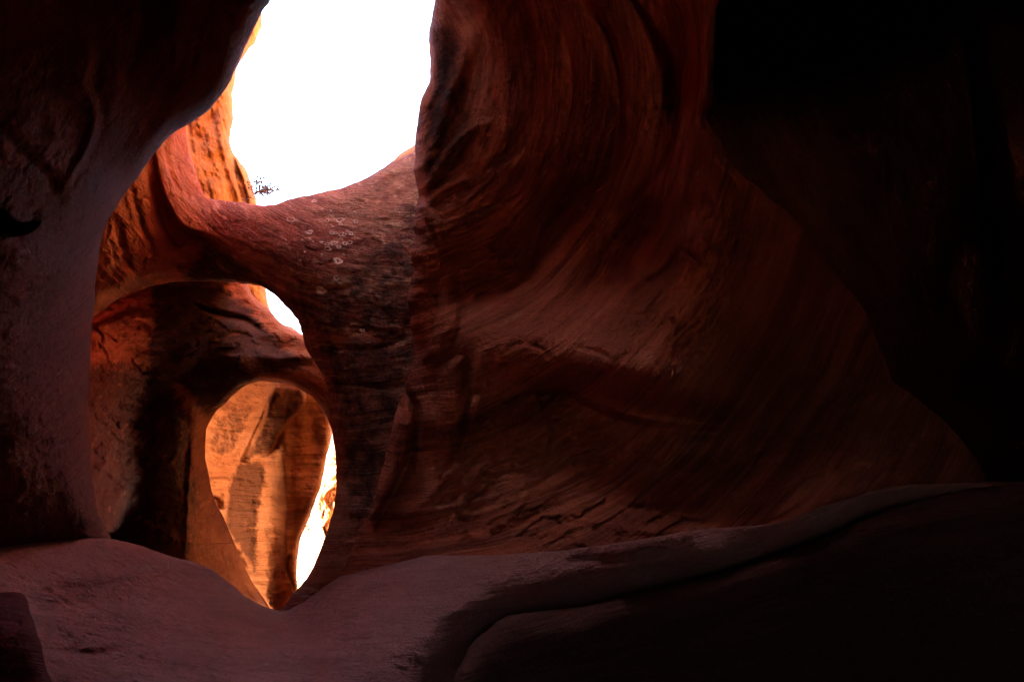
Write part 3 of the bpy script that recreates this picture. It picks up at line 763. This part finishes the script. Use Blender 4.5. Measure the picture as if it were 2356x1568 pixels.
# ================================================================ LICHEN on the bridge
def m_simple(name, col, rough=0.9, var=0.3, scale=60):
    m = bpy.data.materials.new(name); m.use_nodes = True
    nt = m.node_tree; bs = nt.nodes['Principled BSDF']; bs.inputs['Roughness'].default_value = rough
    bs.inputs['Specular IOR Level'].default_value = 0.15
    tc = nt.nodes.new('ShaderNodeTexCoord'); n = nt.nodes.new('ShaderNodeTexNoise'); n.inputs['Scale'].default_value = scale
    n.inputs['Detail'].default_value = 4
    nt.links.new(tc.outputs['Object'], n.inputs['Vector'])
    mx = nt.nodes.new('ShaderNodeMix'); mx.data_type = 'RGBA'
    mx.inputs[6].default_value = (*[c * (1 - var) for c in col], 1); mx.inputs[7].default_value = (*[min(1, c * (1 + var)) for c in col], 1)
    nt.links.new(n.outputs[0], mx.inputs[0]); nt.links.new(mx.outputs[2], bs.inputs['Base Color'])
    return m


M_LICHEN = m_simple('lichen_crust', (0.68, 0.38, 0.25), var=0.35, scale=90)
sX, sY, sD = SURF['span']


def span_depth(px, py):
    r = np.array([((sX - a) ** 2 + (sY - b) ** 2) for a, b in zip(px, py)])
    k = np.argpartition(r, 6, axis=1)[:, :6]
    w = 1 / (np.take_along_axis(r, k, 1) + 1.0)
    return (sD[k] * w).sum(1) / w.sum(1)


def lichen(cx, cy, r, ring=0.45):
    n = 18
    rnd = random.Random(int(cx * 7 + cy))
    ph = [rnd.uniform(0, 6.28) for _ in range(3)]
    th = np.linspace(0, 2 * np.pi, n, endpoint=False)
    wob = 1 + 0.16 * np.sin(2 * th + ph[0]) + 0.13 * np.sin(3 * th + ph[1]) + 0.08 * np.sin(5 * th + ph[2])
    V = []
    rr = [(r, 0.000), (r * 0.93, 0.006), (r * (ring + 1) / 2, 0.007), (r * ring, 0.005), (r * ring * 0.85, -0.002)]
    for q, h in rr:
        x = cx + np.cos(th) * q * wob * 1.12; y = cy + np.sin(th) * q * wob * 0.75
        V.append(at(x, y, span_depth(x, y) - h))
    V = np.concatenate(V); F = []
    for k in range(len(rr) - 1):
        for i in range(n):
            j = (i + 1) % n
            F.append((k * n + i, k * n + j, (k + 1) * n + j, (k + 1) * n + i))
    o = mesh_object('lichen', V, np.array(F), M_LICHEN)
    hang(o, bridge)


for a in [(752, 508, 5.5), (781, 507, 9), (818, 510, 5.5, .55), (783, 516, 5, .1), (711, 535, 8, .15), (763, 536, 5.5), (772, 536, 4.5), (784, 539, 6), (791, 540, 5.5),
          (807, 538, 6, .2), (799, 532, 4, .3), (752, 562, 5.5), (767, 560, 7.5), (753, 572, 7.5), (779, 568, 6), (793, 560, 6), (804, 558, 6, .6), (741, 586, 4), (777, 601, 10.5, .3),
          (773, 640, 7.5, .4), (783, 651, 4, .5), (738, 668, 11.5, .08), (701, 579, 3, .1), (739, 557, 4, .1), (713, 551, 2.6, .1), (695, 552, 3, .1), (669, 506, 9, .55),
          (722, 463, 5.5, .3), (739, 481, 4, .3), (765, 497, 4, .4), (760, 485, 3, .1), (657, 552, 2.6, .1), (720, 555, 2.5, .1), (790, 586, 3, .3), (826, 575, 3, .2),
          (765, 521, 3, .2), (800, 478, 3.4, .3), (815, 488, 3, .3), (690, 598, 3, .1), (640, 575, 3, .1), (833, 760, 6, .2), (748, 518, 3.2, .4)]:
    lichen(*a)

# ================================================================ SHRUB on the outer rim
M_TWIG = m_simple('dry_twig', (0.11, 0.08, 0.065), scale=20)
M_LEAF = m_simple('pale_leaf', (0.12, 0.085, 0.06), scale=30)


def tube_path(pts, r0, r1, n=5):
    pts = [Vector(p) for p in pts]; V = []; F = []
    for i, p in enumerate(pts):
        t = (pts[min(i + 1, len(pts) - 1)] - pts[max(i - 1, 0)]).normalized()
        a = t.orthogonal().normalized(); b = t.cross(a)
        r = r0 + (r1 - r0) * i / (len(pts) - 1)
        for k in range(n):
            an = 2 * math.pi * k / n
            V.append(p + a * math.cos(an) * r + b * math.sin(an) * r)
    for i in range(len(pts) - 1):
        for k in range(n):
            j = (k + 1) % n
            F.append((i * n + k, i * n + j, (i + 1) * n + j, (i + 1) * n + k))
    return V, F


def shrub(name, root, lean, size, seed, nb=16, leaf=0.02, leaves=14, rad=0.008, mleaf=None):
    rnd = random.Random(seed)
    o = empty(name, Vector(root))
    V = []; F = []; LV = []; LF = []

    def add(v, f):
        b = len(V); V.extend(v); F.extend([tuple(i + b for i in q) for q in f])
    root = Vector(root); lean = Vector(lean)
    trunk = [root, root + lean * 0.15 * size, root + lean * 0.35 * size]
    add(*tube_path(trunk, rad * 1.6, rad))
    for b in range(nb):
        s = root.lerp(trunk[2], rnd.uniform(0.1, 1.0))
        d = (lean + Vector((rnd.gauss(0, 1), rnd.gauss(0, 1), rnd.gauss(0.25, 0.8))) * 0.75).normalized()
        L = size * rnd.uniform(0.4, 0.85); p = s; path = [p]
        for k in range(5):
            d = (d + Vector((rnd.gauss(0, .25), rnd.gauss(0, .25), rnd.gauss(0.08, .25)))).normalized()
            p = p + d * L / 5; path.append(p)
            if k >= 1:
                for _ in range(leaves // 5):
                    e = Vector((rnd.gauss(0, 1), rnd.gauss(0, 1), rnd.gauss(0.3, 1))).normalized()
                    q = p + e * rnd.uniform(0.01, 0.09) * size
                    w = e.cross(Vector((rnd.gauss(0, 1), rnd.gauss(0, 1), rnd.gauss(0, 1)))).normalized() * leaf * 0.5
                    b0 = len(LV); LV.extend([q - w * .3, q + e * leaf - w, q + e * leaf * 2, q + e * leaf + w]); LF.append((b0, b0 + 1, b0 + 2, b0 + 3))
                    if rnd.random() < 0.4: add(*tube_path([p, (p + q) / 2 + w * .2, q], rad * 0.3, rad * 0.15, 3))
        add(*tube_path(path, rad * 0.7, rad * 0.2, 4))
    a = mesh_object('branches', [tuple(v) for v in V], np.array(F), M_TWIG); hang(a, o)
    c = mesh_object('foliage', [tuple(v) for v in LV], np.array(LF), mleaf or M_LEAF, smooth=False); hang(c, o)
    return o


s = shrub('shrub', at(584, 446, 11.1), (0.8, -0.1, 0.35), 0.52, 5, nb=26, leaf=0.026, leaves=20, rad=0.011)
tag(s, 'sparse dry shrub leaning out from the outer rim against the sky', 'shrub')

# ================================================================ OUTSIDE: ground, sunlit cliff, opposite wall
M_GROUND = rock_material('outside_ground', (0.50, 0.28, 0.19), (0.34, 0.18, 0.13), (0.62, 0.42, 0.32), bands=0.8, blot=0.4, across=3, along=0.5)


def add_attrs(ob, FL):
    for nm, typ, data in (('flow', 'FLOAT_VECTOR', FL), ('stain_shade', 'FLOAT', np.zeros(len(FL))), ('pale', 'FLOAT', np.zeros(len(FL)))):
        a_ = ob.data.attributes.new(nm, typ, 'POINT')
        a_.data.foreach_set('vector' if typ == 'FLOAT_VECTOR' else 'value', np.asarray(data, np.float32).ravel())


def grid_faces(r, c):
    i, j = np.meshgrid(np.arange(r - 1), np.arange(c - 1), indexing='ij')
    a = (i * c + j).ravel()
    return np.stack([a, a + 1, a + c + 1, a + c], 1)


gx = np.concatenate([-np.geomspace(900, 14, 40), np.linspace(-13.8, 6, 200), np.geomspace(6.5, 900, 40)])
gy = np.concatenate([-np.geomspace(600, 6, 24), np.linspace(-5.5, 8, 30), np.linspace(8.1, 45, 330), np.geomspace(45.5, 900, 50)])
GX, GY = np.meshgrid(gx, gy)
p = np.stack([GX.ravel(), GY.ravel(), np.zeros(GX.size)], 1)
z = -4.7 + 0.045 * np.clip(p[:, 1] - 20, 0, 90)
ter = z + 0.35 * fbm(p * 0.35, 4) + 0.55 * fbm(p * np.array([0.8, 1.3, 1]), 4, 0.6, ridged=True)
qz = np.round(ter / 0.16) * 0.16
ter = ter * 0.35 + qz * 0.65 + 0.03 * fbm(p * 6, 3)
ter = np.where(p[:, 1] < 8, np.minimum(ter, -4.6), ter)
ground = mesh_object('ground', np.stack([GX.ravel(), GY.ravel(), ter], 1), grid_faces(*GX.shape), M_GROUND)
add_attrs(ground, np.stack([ter * 3 + p[:, 1] * 0.3, p[:, 0] * 0.3, p[:, 1] * 0.1], 1))
tag(ground, kind='structure')

cliff = rock('cliff',
    [(900, 960), (830, 985), (790, 1005), (766, 1024), (757, 1060), (748, 1085), (740, 1110), (733, 1135), (729, 1160), (732, 1182), (736, 1200), (739, 1222), (744, 1236), (748, 1260), (752, 1300),
     (900, 1300)],
    [(760, 1040, 27), (735, 1140, 26), (736, 1200, 25.5), (760, 1100, 25), (770, 1200, 24.2), (880, 1000, 25), (880, 1280, 22), (750, 1290, 24.5)],
    M_ORANGE, step=1.6, roll=(7, 1.5), thick=4.0, jitter=2.0, noise=(0.4, 0.15, 0.04), strata_relief=0.06, flow=lines(-62, k=0.03),
    feats=[('slab', [(760, 1180), (745, 1150), (752, 1130), (775, 1120), (775, 1200), (752, 1236), (744, 1210)], 4, 0.9),
           ('groove', [(748, 1170), (742, 1200), (748, 1228)], 3, 0.7), ('groove', [(765, 1060), (750, 1085), (742, 1110)], 3, 0.5)])
tag(cliff, 'glaring sunlit cliff beyond the oval hole, right of the far ground', 'cliff')


def plan_wall(name, line, z0, z1, thick, mat, amp=0.5, step=0.15, lean=0.0):
    P = smooth_path(line, 10, False)
    seg = np.linalg.norm(np.diff(P, axis=0), axis=1); L = np.concatenate([[0], np.cumsum(seg)])
    u = np.arange(0, L[-1], step); x = np.interp(u, L, P[:, 0]); y = np.interp(u, L, P[:, 1])
    v = np.arange(z0, z1 + step, step)
    U, Vv = np.meshgrid(u, v); X = np.interp(U, u, x); Y = np.interp(U, u, y)
    tx = np.gradient(x); ty = np.gradient(y); l = np.hypot(tx, ty); nx = np.interp(U, u, -ty / l); ny = np.interp(U, u, tx / l)
    q = np.stack([X.ravel(), Y.ravel(), Vv.ravel()], 1)
    n = (fbm(q * np.array([0.35, 0.35, 0.8]), 4) * amp + 0.12 * amp * fbm(q * np.array([.3, .3, 5]), 3, ridged=True)).reshape(U.shape)
    top = 0.6 * np.clip((Vv - (z1 - 1.5)) / 1.5, 0, 1) ** 2 * 1.2
    off = n - top + lean * (Vv - z0)
    A = np.stack([X + nx * off, Y + ny * off, Vv + 0.4 * fbm(q * 0.5, 2).reshape(U.shape) * (Vv > z0 + .5)], -1).reshape(-1, 3)
    B = A - np.stack([nx.ravel(), ny.ravel(), np.zeros(nx.size)], 1) * thick
    r, c = U.shape; F = grid_faces(r, c); nA = len(A)
    faces = [F, (F + nA)[:, ::-1]]
    e = np.concatenate([F[:, [0, 1]], F[:, [1, 2]], F[:, [2, 3]], F[:, [3, 0]]])
    key = e.min(1) * nA + e.max(1); _, inv, cnt = np.unique(key, return_inverse=True, return_counts=True)
    be = e[cnt[inv] == 1]
    faces.append(np.stack([be[:, 1], be[:, 0], be[:, 0] + nA, be[:, 1] + nA], 1))
    ob = mesh_object(name, np.concatenate([A, B]), np.concatenate(faces), mat)
    fl = np.stack([Vv.ravel(), U.ravel() * 0.4, n.ravel()], 1)
    add_attrs(ob, np.concatenate([fl, fl]))
    return ob


opp = plan_wall('canyon_wall', [(1.0, 7.3), (0.45, 8.6), (0.1, 10.5), (-0.6, 15), (-1.6, 21), (-2.0, 27)], -5.4, 13.0, 5.0, M_ORANGE, amp=0.6)
tag(opp, kind='structure')

sun_block = plan_wall('canyon_wall', [(-4.6, -5.0), (-4.1, -2), (-3.7, 1.5), (-3.6, 4.9)], 1.2, 9.5, -3.0, M_NEAR, amp=0.4)  # added out of view to keep sun off the chamber
tag(sun_block, kind='structure')

# the cave behind the viewer: closes the chamber
th = np.linspace(0, 2 * np.pi, 140); ph = np.linspace(-4.6, 2.6, 90)
TH, YY = np.meshgrid(th, ph)
rad = 3.3 * np.sqrt(np.clip(1 - (np.clip(-YY - 0.5, 0, 4.1) / 4.15) ** 2, 0.0, 1)) + 0.02
q = np.stack([np.cos(TH).ravel() * 2, YY.ravel(), np.sin(TH).ravel() * 2], 1)
rn = rad * (1 + 0.10 * fbm(q * 0.7, 4).reshape(TH.shape))
sv = np.stack([(0.3 + rn * np.cos(TH)).ravel(), YY.ravel(), (0.55 + rn * 0.92 * np.sin(TH)).ravel()], 1)
so = sv.copy(); so[:, [0, 2]] = (so[:, [0, 2]] - [0.3, 0.55]) * 1.35 + [0.3, 0.55]; so[:, 1] -= 0.4 * (so[:, 1] < 2.4)
Fs = grid_faces(*TH.shape); nA = len(sv); r_, c_ = TH.shape
last = (r_ - 1) * c_
rimf = np.array([(last + i, last + i + 1, last + i + 1 + nA, last + i + nA) for i in range(c_ - 1)])
shell = mesh_object('canyon_wall', np.concatenate([sv, so]), np.concatenate([Fs, Fs[:, ::-1] + nA, rimf]), M_DARK)
fl = np.stack([sv[:, 2], sv[:, 0], sv[:, 1]], 1); add_attrs(shell, np.concatenate([fl, fl]))
tag(shell, kind='structure')

# small shrubs and stones outside, on the sunlit ground


def ground_z(x, y):
    k = np.argmin((p[:, 0] - x) ** 2 + (p[:, 1] - y) ** 2)
    return ter[k]


M_GREEN = m_simple('dusty_green_leaf', (0.045, 0.05, 0.02), scale=12)
for i, (px, y, sz, lab) in enumerate([(697, 20.5, 0.8, 'dusty green shrub at the foot of the hole, nearest of the outside shrubs'),
                                      (718, 30, 0.8, 'small shrub on the far ground beside the sunlit cliff'),
                                      (706, 35.0, 0.9, 'small shrub on the far ground at the edge of the orange wall')]):
    x = (px - W / 2) / (W / 2) * TANH * y * math.cos(PITCH)
    o = shrub('shrub', (x, y, ground_z(x, y) - 0.03), (0.1, 0, 1), sz, 20 + i, nb=26, leaf=0.035, leaves=20, rad=0.008, mleaf=M_GREEN)
    tag(o, lab, 'shrub')

# ================================================================ LIGHT
SUN_EL, SUN_AZ = math.radians(50), math.radians(256)      # azimuth clockwise from +Y: the sun stands left, a little behind
world = bpy.data.worlds.new("World"); SC.world = world; world.use_nodes = True
wn = world.node_tree.nodes; wl = world.node_tree.links
bg = wn['Background']; sky = wn.new('ShaderNodeTexSky'); sky.sky_type = 'NISHITA'; sky.sun_disc = False
sky.sun_elevation = SUN_EL; sky.sun_rotation = SUN_AZ; sky.dust_density = 1.5
wl.new(sky.outputs[0], bg.inputs[0]); bg.inputs[1].default_value = 0.06
sun = bpy.data.lights.new('sun', 'SUN'); sun.energy = 5.0; sun.angle = math.radians(0.5); sun.color = (1.0, 0.94, 0.86)
so_ = bpy.data.objects.new('sun', sun); COL.objects.link(so_)
dirv = Vector((math.sin(SUN_AZ) * math.cos(SUN_EL), math.cos(SUN_AZ) * math.cos(SUN_EL), math.sin(SUN_EL)))
so_.rotation_euler = dirv.to_track_quat('Z', 'Y').to_euler()
so_.location = dirv * 20

SC.view_settings.view_transform = 'Standard'
SC.view_settings.look = 'None'
SC.view_settings.exposure = 5.8
SC.view_settings.gamma = 1.0
cy = SC.cycles
cy.max_bounces = 12; cy.diffuse_bounces = 8; cy.use_denoising = True
cy.sample_clamp_indirect = 0
cy.caustics_reflective = False; cy.caustics_refractive = False
